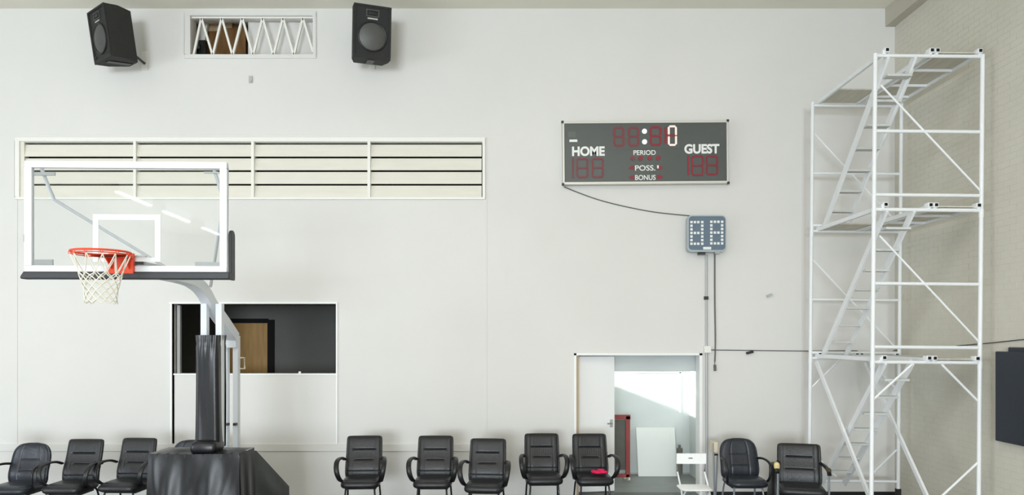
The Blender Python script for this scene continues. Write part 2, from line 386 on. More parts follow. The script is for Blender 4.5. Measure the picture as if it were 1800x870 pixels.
# ------------------------------------------------------------------ doorway and side room
YR = F / 102.6; xa = 0.0; xb = PX(1212, YR); zt = 3.3; y0 = W + 0.2
struct('door_1', MB().box(wx(1009), wx(1013), W - 0.02, W + 0.2, 0, wz(621)).box(wx(1229), wx(1234), W - 0.02, W + 0.2, 0, wz(621)).box(wx(1009), wx(1234), W - 0.02, W + 0.2, wz(624.5), wz(621)), 'trim_white')
struct('trim_7', MB().box(wx(1013), wx(1017.5), W + 0.03, W + 0.18, 0, wz(624.5)), 'tan')
mb = MB().box(xa, xb + 0.3, YR, YR + 0.1, 0, zt).box(xb, xb + 0.1, y0, YR, 0, zt)
mb.box(xa - .1, xa, y0, y0 + 0.06, 0, zt).box(xa - .1, xa, y0 + .06, YR, 0, 2.20).box(xa - .1, xa, y0 + .06, YR, 3.2, zt)  # assumed unseen window opening in the left wall lets the spot lamp in
struct('wall_side_room', mb, 'room_white')
struct('floor_side_room', MB().box(xa, xb, y0, YR, -0.1, 0.0), 'floor_grey')
struct('ceiling_side_room', MB().box(xa - .1, xb + .1, y0, YR + .1, zt, zt + .1), 'room_white')
struct('trim_8', MB().box(0.02, xb, y0 + .1, y0 + .25, PZ(652, y0 + .25), zt), 'room_white')
wn = MB(); yy = YR - 0.008
wn.box(PX(1194, yy), PX(1197, yy), yy, YR, PZ(725, yy), PZ(654, yy)).box(PX(1116, yy), PX(1197, yy), yy, YR, PZ(656, yy), PZ(654, yy))
struct('trim_9', wn, 'trim_white')
struct('baseboard_side_room', MB().box(xa, xb, YR - 0.015, YR, 0, PZ(830.5, YR)), 'conduit')
# door leaf, swung slightly inwards
dl = thing('door_leaf', 'white door leaf with steel lever standing ajar in the doorway', 'door', (wx(1018), W + 0.14, 0.0), (0, 0, math.radians(9)), local=True)
wl = 0.565; hl = wz(627)
MB().box(0, wl, 0, 0.045, 0.015, hl).build('panel', 'trim_white', dl, bevel=0.003)
lv = MB().box(wl - 0.075, wl - 0.03, -0.012, 0, 0.98, 1.1).tube([(wl - 0.05, -0.01, 1.04), (wl - 0.05, -0.05, 1.04), (wl - 0.13, -0.055, 1.04)], 0.011)
lv.build('lever_handle', 'chrome', dl)

t = thing('red_trolley', 'dark red steel frame trolley on castors beside the door leaf', 'trolley', (PX(1090, 12.1), 12.1, 0))
yy = 12.05; mb = MB()
mb.bar(P(1103.5, 838, yy), P(1103.5, 731, yy), 0.07, 0.05, (0, 1, 0)); mb.bar((PX(1108, yy), yy, PZ(733, yy)), (PX(1050, yy), yy, PZ(733, yy)), 0.05, 0.075, (0, 0, 1))
mb.bar(P(1052, 838, yy), P(1052, 731, yy), 0.07, 0.05, (0, 1, 0)); mb.bar((PX(1106, yy), yy, PZ(836, yy)), (PX(1050, yy), yy, PZ(836, yy)), 0.05, 0.05, (0, 0, 1))
mb.build('frame', 'red_frame', t, bevel=0.004)
MB().box(PX(1054, yy), PX(1099.5, yy), yy + 0.01, yy + 0.03, PZ(826, yy), PZ(738, yy)).build('panel', 'dark_panel', t)
for px, dy in ((1106, 0), (1100, .12), (1060, 0), (1062, .12)):
    x = PX(px, yy); MB().ring((x, yy + dy, 0.032), 0.018, 0.014, 16, 8, 'x').box(x - .012, x + .012, yy + dy - .012, yy + dy + .012, 0.04, 0.11).build('castor', 'cream', t)
ya, yb = YR - 0.22, YR - 0.02
mb = MB(); x0, x1 = PX(1122, ya), PX(1190, ya); h = PZ(751, yb)
vs = [(x0, ya, 0), (x1, ya, 0), (x1, yb - .04, h), (x0 - .01, yb - .04, h), (x0, ya + .03, 0), (x1, ya + .03, 0), (x1, yb - .01, h), (x0 - .01, yb - .01, h)]
mb.add(vs, [(0, 1, 2, 3), (7, 6, 5, 4), (0, 4, 5, 1), (3, 2, 6, 7), (0, 3, 7, 4), (1, 5, 6, 2)])
solo('white_board', mb, 'white_board', 'plain white board leaning against the side room wall', 'board', bevel=0.003)
yy = YR - 0.3
solo('dark_jug', MB().sweep([P(1194.5, 834, yy), P(1194.5, 788, yy)], [(0.05 * math.cos(a), 0.05 * math.sin(a)) for a in [i * PI / 6 for i in range(12)]]).sweep([P(1194.5, 788, yy), P(1194.5, 782, yy)], [(0.022 * math.cos(a), 0.022 * math.sin(a)) for a in [i * PI / 6 for i in range(12)]]), 'dark_panel', 'dark grey bottle standing right of the leaning white board', 'bottle')

# ------------------------------------------------------------------ speakers
def speaker(loc, ya, pi_, ro, w, h, d, tp, label):
    t = thing('wall_speaker', label, 'speaker', loc, local=True, group='black loudspeakers on the wall')
    t.rotation_euler = (Matrix.Rotation(ya, 3, 'Z') @ Matrix.Rotation(pi_, 3, 'X') @ Matrix.Rotation(ro, 3, 'Y')).to_euler()
    a, b, k = w / 2, w * tp / 2, h / 2; y0, ym, y1 = -d / 2, -d * 0.05, d / 2
    mb = MB(); poly = [(-a, y0 + .02), (a, y0 + .02), (a, ym), (b, y1), (-b, y1), (-a, ym)]
    vs = [(x, y, -k) for x, y in poly] + [(x, y, k) for x, y in poly]
    mb.add(vs, [(0, 1, 2, 3, 4, 5), (11, 10, 9, 8, 7, 6)] + [(i, (i + 1) % 6, 6 + (i + 1) % 6, 6 + i) for i in range(6)])
    mb.build('cabinet', 'speaker', t, bevel=0.008)
    rim_ = MB()
    rim_.box(-a, a, y0, y0 + .022, k - .025, k).box(-a, a, y0, y0 + .022, -k, -k + .05).box(-a, -a + .03, y0, y0 + .022, -k + .05, k - .025).box(a - .03, a, y0, y0 + .022, -k + .05, k - .025)
    rim_.build('front_frame', 'speaker', t, bevel=0.003)
    MB().box(-a + .03, a - .03, y0 + .012, y0 + .022, -k + .05, k - .025).build('baffle', 'speaker_front', t)
    zc = -0.06; R = 0.195
    MB().ring((0, y0 + .008, zc), R, 0.013, 40, 8, 'y').build('woofer_ring', 'black_plastic', t)
    def dome(u, v):
        an = 2 * PI * u; rr = (R - .008) * v
        return Vector((rr * math.cos(an), y0 - .022 + .03 * v * v, zc + rr * math.sin(an)))
    MB().grid(dome, 36, 8).build('woofer_mesh', 'mesh_grille', t)
    hz = k - .105
    MB().box(-.09, .09, y0 + .004, y0 + .014, hz - .05, hz - .04).box(-.09, .09, y0 + .004, y0 + .014, hz + .035, hz + .045).box(-.09, -.078, y0 + .004, y0 + .014, hz - .04, hz + .035).box(.078, .09, y0 + .004, y0 + .014, hz - .04, hz + .035).build('horn', 'mesh_grille', t)
    MB().sellip((0, y0 + .012, hz), (.1, .02, .05)).build('horn_throat', 'black_plastic', t)
    MB().box(-.07, .07, y0 + .005, y0 + .013, hz - .085, hz - .065).build('badge', 'chrome', t)
    for sx in (-1, 1): MB().tube([(sx * (a - .06), y0 + .016, -k + .085), (sx * (a - .06), y0 + .004, -k + .085)], 0.018, 12).build('port', 'black_plastic', t)
    # bracket to the wall, beneath the rear
    inv = t.rotation_euler.to_matrix().inverted(); L = Vector(loc)
    def wl_(p): return inv @ (Vector(p) - L)
    rear = L + t.rotation_euler.to_matrix() @ Vector((0, d / 2 - .01, -k + .17))
    plate = MB(); px_, pz_ = rear.x + (0.03 if ya < 0 else 0), rear.z + .0
    q = [wl_((px_ + sx * .045, yy, pz_ + sz * .14)) for yy in (W - 0.015, W - 0.001) for sz in (-1, 1) for sx in (-1, 1)]
    plate.add(q, [(0, 2, 3, 1), (4, 5, 7, 6), (0, 1, 5, 4), (2, 6, 7, 3), (0, 4, 6, 2), (1, 3, 7, 5)]); plate.build('wall_plate', 'trim', t)
    MB().tube([wl_((px_, W - 0.01, pz_ - .04)), wl_((px_, W - .07, pz_ - .04)), wl_(rear)], 0.018).build('bracket_arm', 'bolt', t)
    MB().box(-.05, .05, -d / 2 + .06, d / 2 - .05, -k - .012, -k).build('bottom_plate', 'black_plastic', t)
    return t
speaker((-5.579, 10.46, 6.59), -.683, .147, -.004, .528, .71, .433, .493, 'black loudspeaker turned to the left, on the wall left of the truss grille')
speaker((-1.963, 10.46, 6.61), .334, .151, -.002, .516, .712, .402, .8, 'black loudspeaker facing forward with round grey mesh, right of the truss grille')
solo('wall_socket', MB().box(wx(438), wx(444), W - 0.02, W, wz(146), wz(134)).box(wx(439), wx(443), W - 0.028, W - 0.02, wz(144), wz(141)), 'conduit', 'small grey wall box below the truss grille', 'wall box')

# ------------------------------------------------------------------ scoreboard
YS = W - 0.14
sx = lambda px: PX(px, YS)
sz = lambda py: PZ(py, YS)
sc = thing('scoreboard', 'grey electronic scoreboard with HOME and GUEST lettering high on the wall', 'scoreboard', (sx(1134), YS, sz(268)), (0, -0.0085, 0))
x0, x1, z0, z1 = sx(988.5), sx(1280), sz(323.5), sz(213)
MB().box(x0 + .01, x1 - .01, YS + .01, W - .002, z0 + .01, z1 - .01).build('case', 'board_frame', sc)
fr = MB(); b = .035
fr.box(x0, x1, YS - .015, YS + .03, z1 - b * .8, z1).box(x0, x1, YS - .015, YS + .03, z0, z0 + b).box(x0, x0 + b * .9, YS - .015, YS + .03, z0 + b, z1 - b * .8).box(x1 - b * .7, x1, YS - .015, YS + .03, z0 + b, z1 - b * .8)
fr.build('frame', 'board_frame', sc, bevel=0.004)
MB().box(x0 + b * .9, x1 - b * .7, YS, YS + .012, z0 + b, z1 - b * .8).build('face', 'board_face', sc)
for cx in (x0 + .005, x1 - .005):
    for cz in (z0 + .005, z1 - .005): MB().cbox((cx, YS - .005, cz), (.035, .04, .035)).build('corner_clip', 'bolt', sc, bevel=.005)
# panel of slightly different sheen behind the clock digits
MB().box(sx(1076), sx(1194), YS - .004, YS, sz(262), sz(217.5)).build('clock_window', 'board_face', sc, label='clock window of the scoreboard')
def seg_digit(px0, px1, py0, py1, segs, m, th=4.0, name='digit', lean=0.0):
    mb = MB(); a, b_, c, d = sx(px0), sx(px1), sz(py1), sz(py0); w = th / 120.0; mid = (c + d) / 2; y = YS - .009; gp = w * .12
    def hs(xa, xb, zc): mb.prism([(xa + gp, zc), (xa + w / 2, zc + w / 2), (xb - w / 2, zc + w / 2), (xb - gp, zc), (xb - w / 2, zc - w / 2), (xa + w / 2, zc - w / 2)], y, YS - .003)
    def vs_(xc, za, zb): mb.prism([(xc, za + gp), (xc + w / 2, za + w / 2), (xc + w / 2, zb - w / 2), (xc, zb - gp), (xc - w / 2, zb - w / 2), (xc - w / 2, za + w / 2)], y, YS - .003)
    l, r_ = a + w / 2, b_ - w / 2; bt, tp = c + w / 2, d - w / 2
    if segs == 'bc': mb.box(r_ - w / 2, r_ + w / 2, y, YS - .003, c, d)
    if 'a' in segs: hs(l, r_, tp)
    if 'g' in segs: hs(l, r_, mid)
    if 'd' in segs: hs(l, r_, bt)
    if 'f' in segs: vs_(l, mid, tp)
    if 'b' in segs and segs != 'bc': vs_(r_, mid, tp)
    if 'e' in segs: vs_(l, bt, mid)
    if 'c' in segs and segs != 'bc': vs_(r_, bt, mid)
    return mb.build(name, m, sc)
A8 = 'abcdefg'
seg_digit(1078, 1098, 222.5, 258, A8, 'red_dim'); seg_digit(1104, 1124, 222.5, 258, A8, 'red_dim')
seg_digit(1142, 1163, 222, 257, A8, 'red_led'); seg_digit(1168, 1190, 221, 256, 'feg', 'red_led')
seg_digit(1174, 1190, 221, 257, 'abcdef', 'pink_glare', 3.4, 'glare_digit')  # reflection over the last clock digit, painted as pale segments
for py in (231, 249.5): MB().tube([(sx(1133), YS - .001, sz(py)), (sx(1133), YS - .012, sz(py))], 0.036, 16).build('colon_dot', 'white_lit', sc)
for o_, m_ in (((1004, 1010, 277, 312), 'red_dim'), ((1216, 1216, 0, 0), None)):
    pass
seg_digit(1003, 1008.5, 276, 312, 'bc', 'red_dim', 3.0); seg_digit(1013, 1034, 277, 312, A8, 'red_dim', 3.0); seg_digit(1040, 1061, 277, 312, A8, 'red_dim', 3.0)
seg_digit(1205, 1211, 274, 309, 'bc', 'red_led', 3.0); seg_digit(1215, 1237, 274, 310, A8, 'red_led', 3.0); seg_digit(1241, 1262, 274, 309, A8, 'red_led', 3.0)
text('HOME', 'lettering', 'white_print', sc, sx(1005.5), sx(1063), sz(273.5), sz(256.5), YS, .04)
text('GUEST', 'lettering', 'white_print', sc, sx(1203), sx(1264.5), sz(271), sz(254), YS, .04)
text('PERIOD', 'lettering', 'white_print', sc, sx(1113.5), sx(1152.5), sz(272.5), sz(264), YS, .012)
text('POSS.', 'lettering', 'white_print', sc, sx(1116), sx(1151.5), sz(300), sz(290.5), YS, .012)
text('BONUS', 'lettering', 'white_print', sc, sx(1116), sx(1152), sz(316.5), sz(307.5), YS, .012)
for px in (1112, 1126, 1142, 1157): MB().tube([(sx(px), YS - .001, sz(278)), (sx(px), YS - .01, sz(278))], .034, 14).build('period_dot', 'red_led' if px > 1120 else 'red_dim', sc)
for py in (295, 311.5):
    MB().prism([(sx(1104.5), sz(py)), (sx(1110), sz(py + 3.5)), (sx(1114), sz(py + 3.5)), (sx(1114), sz(py - 3.5)), (sx(1110), sz(py - 3.5))], YS - .008, YS - .001).build('arrow', 'red_led', sc)
    MB().prism([(sx(1165.5), sz(py)), (sx(1160), sz(py - 3.5)), (sx(1154.5), sz(py - 3.5)), (sx(1154.5), sz(py + 3.5)), (sx(1160), sz(py + 3.5))], YS - .008, YS - .001).build('arrow', 'red_led', sc)
MB().box(sx(1154.5), sx(1157.5), YS - .011, YS - .008, sz(296.5), sz(291)).build('glint', 'white_print', sc, label='small white dash beside the POSS. lettering')
MB().box(sx(1001), sx(1015), YS - .004, YS - .001, sz(248.5), sz(244.3)).build('maker_strip', 'white_print', sc, label='small white printed strip')
MB().box(sx(999), sx(1012), YS - .003, YS - .001, sz(240), sz(230)).build('emblem', mat('faint_emblem', (98, 101, 98), .5), sc, label='faint grey square emblem')

# cord from scoreboard to shot clock
pts = [P(991, 327, W - .02), P(1012, 336, W - .012), P(1050, 350, W - .01), P(1095, 362, W - .01), P(1150, 373, W - .01), P(1212, 380, W - .02)]
MB().tube(smooth(pts), .008, 6).build('cable', 'cord', sc, label='thin grey cable sagging to the shot clock')

# ------------------------------------------------------------------ shot clock
YC = W - 0.2
cx_ = lambda px: PX(px, YC)
cz_ = lambda py: PZ(py, YC)
ck = thing('shot_clock', 'blue-grey square shot clock with two digits of white dots', 'shot clock', (cx_(1243), YC, cz_(444)))
def rrect(x0, x1, z0, z1, r, n=5):
    o = []
    for cx, cz, a0 in ((x1 - r, z1 - r, 0), (x0 + r, z1 - r, 90), (x0 + r, z0 + r, 180), (x1 - r, z0 + r, 270)):
        for i in range(n + 1):
            a = math.radians(a0 + 90 * i / n); o.append((cx + r * math.cos(a), cz + r * math.sin(a)))
    return o
MB().prism(rrect(cx_(1209), cx_(1276.5), cz_(442.5), cz_(378), .06), YC + .012, YC + .12).build('case', 'blue_case', ck, bevel=.004)
MB().prism(rrect(cx_(1211), cx_(1275), cz_(439), cz_(380), .05), YC, YC + .014).build('face', 'blue_face', ck, bevel=.003)
for gx in ((1215.3, 1221.3, 1227.3, 1234.3), (1250.2, 1256.5, 1262.6, 1269.2)):
    mb = MB()
    for r_ in range(7):
        pz = 390.5 + r_ * 6.33 - (0.6 if gx[0] > 1240 else 0)
        for c_ in range(4):
            if r_ in (0, 3, 6) or c_ in (0, 3):
                xx = cx_(gx[c_]); zz = cz_(pz); mb.box(xx - .017, xx + .017, YC - .008, YC + .002, zz - .017, zz + .017)
    mb.build('digit', 'white_print', ck, kind='stuff', label='figure eight of square white dots')
MB().box(cx_(1236), cx_(1250), YC - .004, YC, cz_(438.5), cz_(434)).build('label_plate', 'white_print', ck)
MB().box(cx_(1229), cx_(1241), YC + .03, YC + .1, cz_(447), cz_(442)).build('connector', 'bolt', ck)
MB().box(cx_(1258), cx_(1267), YC + .03, YC + .1, cz_(445), cz_(442)).build('connector', 'conduit', ck)
MB().box(cx_(1228), cx_(1258), YC + .12, W - .001, cz_(430), cz_(392)).build('mounting_block', 'blue_case', ck)

yq = W - .022
t = thing('electrical_conduit', 'grey vertical conduit pipe with a box at the door corner, under the shot clock', 'conduit', (wx(1241), yq, 0))
MB().tube([(wx(1241), yq, wz(447)), (wx(1241), yq, wz(609))], .018).build('pipe', 'conduit', t)
MB().tube([(wx(1241.5), yq, wz(619)), (wx(1241.5), yq, 0.03)], .02).build('pipe', 'conduit', t)
MB().box(wx(1236), wx(1248), W - .07, W - .001, wz(620), wz(608)).build('junction_box', 'trim', t, bevel=.004)
MB().cbox((wx(1240.5), yq, wz(524)), (.06, .045, .05)).build('pipe_clamp', 'bolt', t)
solo('hanging_cord', MB().tube(smooth([P(1256.5, 444, W - .05), P(1256.5, 520, W - .02), P(1257.5, 600, W - .02), P(1256.5, 636, W - .03)]), .011, 6).tube([P(1256.5, 641, W - .03), P(1257, 652, W - .03)], .02, 8).tube([P(1256.5, 636, W - .03), P(1256.5, 641, W - .03)], .006, 6), 'cord', 'dark cord with plug hanging down from the shot clock', 'cord')
solo('wall_wire', MB().tube(smooth([P(1248, 615, W - .01), P(1330, 616, W - .01), P(1420, 617, W - .01), P(1500, 616.5, W - .01), (XR - .015, W - .012, wz(616)), (XR - .012, F / 145.8, CH - 10 / 145.8), (XR - .012, 7.9, 2.33), (XR - .012, 6.0, 2.4)]), .006, 6), 'bolt', 'thin dark wire running round the corner behind the scaffold tower', 'wire')
solo('wall_bracket', MB().bar(P(1348, 521, W - .03), P(1357, 517, W - .03), .03, .03).bar(P(1353, 519, W - .03), P(1353, 519, W - .001), .02, .02, (1, 0, 0)), 'conduit', 'tiny grey bracket on the bare wall left of the scaffold', 'bracket')
solo('wall_clip', MB().bar(P(1312, 621, W - .03), P(1324, 618, W - .03), .035, .035).bar(P(1319, 619, W - .03), P(1319, 619, W - .001), .02, .02, (1, 0, 0)), 'bolt', 'small dark clip holding the wire near the door', 'clip')
solo('small_block', MB().cbox((wx(47.5), W - .02, wz(419)), (.05, .04, .11)), 'bolt', 'small brown block on the wall at the left edge of the glass backboard', 'block', bevel=.005)

# ------------------------------------------------------------------ basketball hoop
hp = thing('basketball_hoop', 'portable basketball hoop with glass backboard, orange rim and black padded base', 'basketball hoop', (-3.44, 8.9, 0))
yaw = 0.03; BC = Vector((-3.54, 6.84, 0)); ru = Vector((math.cos(yaw), math.sin(yaw), 0)); rw = Vector((-math.sin(yaw), math.cos(yaw), 0))
BM = Matrix.Translation(BC) @ Matrix.Rotation(yaw, 4, 'Z')
zt_, zb_ = CH + 310 / 190, CH + 116 / 190; hw = .92; fw = .064
mb = MB(); mb.box(-hw, hw, -.012, .035, zt_ - fw * .95, zt_, BM).box(-hw, hw, -.012, .035, zb_, zb_ + .055, BM).box(-hw, -hw + fw, -.012, .035, zb_ + .055, zt_ - fw * .95, BM).box(hw - fw, hw, -.012, .035, zb_ + .055, zt_ - fw * .95, BM)
bf = mb.build('backboard_frame', 'white_metal', hp, bevel=.004)
MB().box(-hw + fw * .6, hw - fw * .6, 0.004, .014, zb_ + .03, zt_ - fw * .6, BM).build('glass_panel', 'glass', hp)
mb = MB(); a, b, c, d, s_ = -.305, .31, CH + 134 / 190, CH + 217 / 190, .05
mb.box(a, b, -.002, .003, d - s_, d, BM).box(a, b, -.002, .003, c, c + .04, BM).box(a, a + s_, -.002, .003, c + .04, d - s_, BM).box(b - s_, b, -.002, .003, c + .04, d - s_, BM)
mb.build('target_square', 'white_metal', hp)
for (ua, ub, va, vb) in ((-.856, -.68, .06, .115), (.62, .856, .06, .095), (-.856, -.66, -.13, -.1), (.70, .84, -.1, -.085)):
    z_ = zb_ if va > 0 else zt_
    MB().box(ua, ub, .016, .03, z_ + va, z_ + vb, BM).build('corner_plate', 'conduit', hp)
# padding under and around the lower edge
mb = MB(); yo0, yo1 = -.03, .07
prof = [(-.94, 0), (.95, 0)]
mb.box(-hw + .0, hw + .03, yo0, yo1, zb_ - .068, zb_ + .0, BM)
mb.add([BM @ Vector(v) for v in [(-hw, yo0, zb_ - .0), (-hw, yo0, zb_ - .068), (-hw - .03, yo0, zb_ - .068), (-hw - .03, yo0, zb_ - .045), (-hw, yo1, zb_ - .0), (-hw, yo1, zb_ - .068), (-hw - .03, yo1, zb_ - .068), (-hw - .03, yo1, zb_ - .045)]],
       [(0, 1, 2, 3), (7, 6, 5, 4), (0, 3, 7, 4), (1, 5, 6, 2), (2, 6, 7, 3), (0, 4, 5, 1)])
mb.build('bottom_padding', 'pad', hp, bevel=.014)
for sgn in (-1, 1):
    mb = MB(); pr = []
    for i in range(13):
        an = PI * i / 12; pr.append((.055 * math.cos(an), .055 * math.sin(an)))
    # side pad: rounded top, in the plane across the board's depth
    ytop = CH + 190 / 188.0 - .055
    poly = [(.03 + .055 - q[0], ytop + q[1] * .9) for q in reversed(pr)]
    hd = .055 if sgn > 0 else .02; poly = [(.03, zb_ - .068), (.03 + 2 * hd, zb_ - .068)] + [(.03 + hd + hd * math.cos(PI * i / 12), ytop + .055 * math.sin(PI * i / 12)) for i in range(13)]
    ua, ub = (hw + .0, hw + .03) if sgn > 0 else (-hw - .012, -hw + .02)
    vs = [BM @ Vector((ua, p_[0], p_[1])) for p_ in poly] + [BM @ Vector((ub, p_[0], p_[1])) for p_ in poly]; n = len(poly)
    mb.add(vs, [tuple(range(n)), tuple(reversed(range(n, 2 * n)))] + [(i, n + i, n + (i + 1) % n, (i + 1) % n) for i in range(n)])
    mb.build('side_padding', 'pad', hp, bevel=.008)
# rim
RC = BM @ Vector((-.035, -.385, 0)); RZ = CH + 151 / 201.5
rm = MB().ring((RC.x, RC.y, RZ), .235, .0095, 56, 8).build('rim', 'orange', hp)
mb = MB(); pu = -.03
mb.box(pu - .113, pu + .113, -.045, -.012, zb_ - .02, CH + 148 / 190, BM)
mb.build('rim_mounting_plate', 'orange', hp, bevel=.004)
mb = MB()
# horizontal neck plate, wide at the board and following the ring
nk = [(-.113, -.045), (.113, -.045), (.165, -.235)] + [(.225 * math.cos(math.radians(an)), -.385 + .225 * math.sin(math.radians(an))) for an in range(40, 141, 10)] + [(-.165, -.235)]
nk = [(u + pu, w_) for u, w_ in nk]; n = len(nk)
vs = [BM @ Vector((u, w_, RZ - .02)) for u, w_ in nk] + [BM @ Vector((u, w_, RZ - .005)) for u, w_ in nk]
mb.add(vs, [tuple(range(n)), tuple(reversed(range(n, 2 * n)))] + [(i, n + i, n + (i + 1) % n, (i + 1) % n) for i in range(n)])
for u in (-.08, .08):
    vs = [(pu + u + e, a_, b_) for e in (-.005, .005) for a_, b_ in ((-.045, RZ - .02), (-.045, zb_ + .02), (-.17, RZ - .02))]
    mb.add([BM @ Vector(v) for v in vs], [(0, 1, 2), (5, 4, 3), (0, 3, 4, 1), (1, 4, 5, 2), (2, 5, 3, 0)])
mb.build('rim_neck', 'orange', hp)
mb = MB()
for k in range(48):
    an = 2 * PI * k / 48
    if k % 4 == 0: mb.ring((RC.x + .235 * math.cos(an), RC.y + .235 * math.sin(an), RZ - .016), .011, .0035, 10, 5, 'y')
mb.ring((RC.x, RC.y, RZ - .02), .226, .005, 48, 6)
mb.build('net_hook', 'orange', rm, kind='stuff')
# net: twelve loops crossing in diamonds
mb = MB(); rows = [(0, .232), (.15, .175), (.19, .163), (.23, .151), (.27, .141), (.31, .133), (.35, .128), (.39, .126), (.42, .13)]
for k in range(12):
    for sgn in (-1, 1):
        pts = []
        for i, (dz, rr) in enumerate(rows):
            an = 2 * PI * (k + sgn * (0 if i == 0 else i * .5) ) / 12 * 1.0 + (.05 * math.sin(k * 2.1 + i))
            pts.append(Vector((RC.x + rr * math.cos(an), RC.y + rr * math.sin(an), RZ - .025 - dz + .006 * math.sin(k * 1.7 + i))))
        mb.tube(smooth(pts, 3), 0.0048, 5)
mb.build('net', 'net', hp)
MB().tube([BM @ Vector((.10, -.04, CH + .69)), BM @ Vector((.17, -.03, CH + .69))], .014).build('bolt', 'bolt', hp)
# support arm
def rsweep(path, w, h): return MB().sweep(path, [(-w / 2, -h / 2), (w / 2, -h / 2), (w / 2, h / 2), (-w / 2, h / 2)], (0, .35, 1))
arm = smooth([(-3.52, 6.90, 2.99), P(318, 487, 7.8), P(343, 498, 8.1), P(358, 514, 8.3), P(371, 537, 8.5), P(392, 566, 8.8), P(411, 594, 9.15)])
rsweep(arm, .12, .13).build('support_arm', 'white_metal', hp, bevel=.006)
MB().box(-.16, .16, .03, .06, 2.96, 3.1, BM).build('mounting_bracket', 'white_metal', hp, bevel=.004)
for sgn, xe in ((-1, -3.5), (1, -3.35)):
    c0 = BM @ Vector((sgn * .79, .03, zt_ - .06)); c1 = BM @ Vector((sgn * .80, .25, zt_ - .31)); c2 = Vector((xe, 8.30, 2.91))
    MB().tube(smooth([c0, c0.lerp(c1, .9), c1.lerp(c2, .04), c1.lerp(c2, .5), c2], 5), .017, 8).build('strut', 'white_metal', hp)
for xa_ in (-3.49, -3.32): MB().box(xa_, xa_ + .07, 8.36, 8.44, 1.0, CH + 60 / 155).build('front_post', 'white_metal', hp, bevel=.004)
for xa_ in (-3.54, -3.41): MB().box(xa_, xa_ + .066, 9.12, 9.2, .9, CH + 4 / 142).build('rear_post', 'white_metal', hp, bevel=.004)
MB().box(-3.5, -3.35, 9.07, 9.19, CH - .12, CH - .03).build('joint_plate', 'white_metal', hp, bevel=.004)
for xq in (-3.46, -3.365): MB().box(xq - .02, xq + .015, 9.06, 9.12, 1.255, 1.285).build('bolt', 'bolt', hp)
x_ = PX(421, 9.1); x2 = PX(430, 9.1)
MB().tube([(x_, 9.1, PZ(629, 9.1)), (x2, 9.1, PZ(629, 9.1)), (x2, 9.1, PZ(648, 9.1)), (x_, 9.1, PZ(648, 9.1))], .012).build('crank_handle', 'cream', hp)
# pole pad: soft wrapped box with wrinkles
PADR = rrect(-3.515, -3.25, 8.25, 8.52, .045, 6); PADR = PADR + [PADR[0]]
PADL = [0.0]
for a_, b_ in zip(PADR[:-1], PADR[1:]): PADL.append(PADL[-1] + math.hypot(a_[0] - b_[0], a_[1] - b_[1]))
def padf(u, v):
    q = u * PADL[-1]; k = 0
    while k < len(PADL) - 2 and PADL[k + 1] < q: k += 1
    t_ = (q - PADL[k]) / max(1e-6, PADL[k + 1] - PADL[k]); a_, b_ = PADR[k], PADR[k + 1]
    x, y = a_[0] + (b_[0] - a_[0]) * t_, a_[1] + (b_[1] - a_[1]) * t_
    n_ = Vector((x + 3.3825, y - 8.385)).normalized()
    w_ = .006 * math.sin(u * 90 + 2 * math.sin(v * 3)) * (.05 + max(0, v - .78) * 4) + .006 * math.sin(u * 17 + v * 3) - .006 * math.exp(-((v - .93) / .02) ** 2)
    return Vector((x + n_.x * w_, y + n_.y * w_, 1.09 + v * (CH + 5 / 157. - 1.09)))
mb = MB().grid(padf, 120, 40); mb.box(-3.495, -3.27, 8.27, 8.5, 1.1, CH + 2 / 157.)
mb.build('pole_pad', 'vinyl', hp)
mb = MB().sellip((-3.385, 8.3, 1.11), (.30, .30, .17), .35); mb.build('pad_cuff', 'vinyl', hp)
# base covers
FX0, FX1, FY, FZ = -3.94, -2.945, 8.1, CH - 203 / 160.5
def front(u, v):
    x = FX0 + u * (FX1 - FX0); z = FZ * v
    fold = (.022 * math.sin(u * 13 + 3.5 * v) + .01 * math.sin(u * 29 - 6 * v + 2)) * (1 - v) ** .6 + .014 * math.exp(-((u - .72 - .25 * v) / .03) ** 2) * (1 - v) - .02 * math.exp(-((u - .16 + .12 * v) / .04) ** 2) * (1 - v) ** .5
    x += -.05 * (1 - v) * max(0, 1 - u * 6)
    return Vector((x, FY - .02 - .03 * (1 - v) + fold, z - (.02 * u * (1 - u)) * v))
mb = MB().grid(front, 70, 24)
def topc(u, v):
    e = front(u, 1.0); return Vector((FX0 + u * (FX1 - FX0), e.y * (1 - v) + 8.55 * v, (e.z * (1 - v) + FZ * v) + .02 * math.sin(PI * v) * math.sin(u * 9)))
mb.grid(topc, 40, 8)
def sidec(sx_):
    def f_(u, v):
        y = FY - .02 + u * (8.55 - FY + .02); z = FZ * v
        return Vector((sx_ + (.02 * (1 - v) + .012 * math.sin(u * 12 + v * 2) * (1 - v)) * (1 if sx_ > -3.4 else -1), y, z))
    return f_
mb.grid(sidec(FX1), 16, 16); mb.grid(sidec(FX0), 16, 16)
mb.build('front_base_cover', 'vinyl', hp)
def lump(y): 
    return (FZ - .045) if y < 8.62 else max(.34, (FZ - .045) + (y - 8.62) / (9.92 - 8.62) * (.34 - FZ + .045))
mb = MB()
def side2(xs_):
    def f_(u, v):
        y = 8.42 + u * (9.92 - 8.42); return Vector((xs_ + (.012 * math.sin(u * 9 + v * 6) - .01 * math.sin(v * 14 + u * 3)) * (1 - v), y, lump(y) * v))
    return f_
xr_ = FX1 - .005
mb.grid(side2(xr_), 40, 16); mb.grid(side2(FX0 + .005), 20, 8)
mb.grid(lambda u, v: Vector((FX0 + .005 + v * (xr_ - FX0 - .005), 8.42 + u * 1.5, lump(8.42 + u * 1.5) + .015 * math.sin(v * 14) * math.sin(PI * v))), 40, 20)
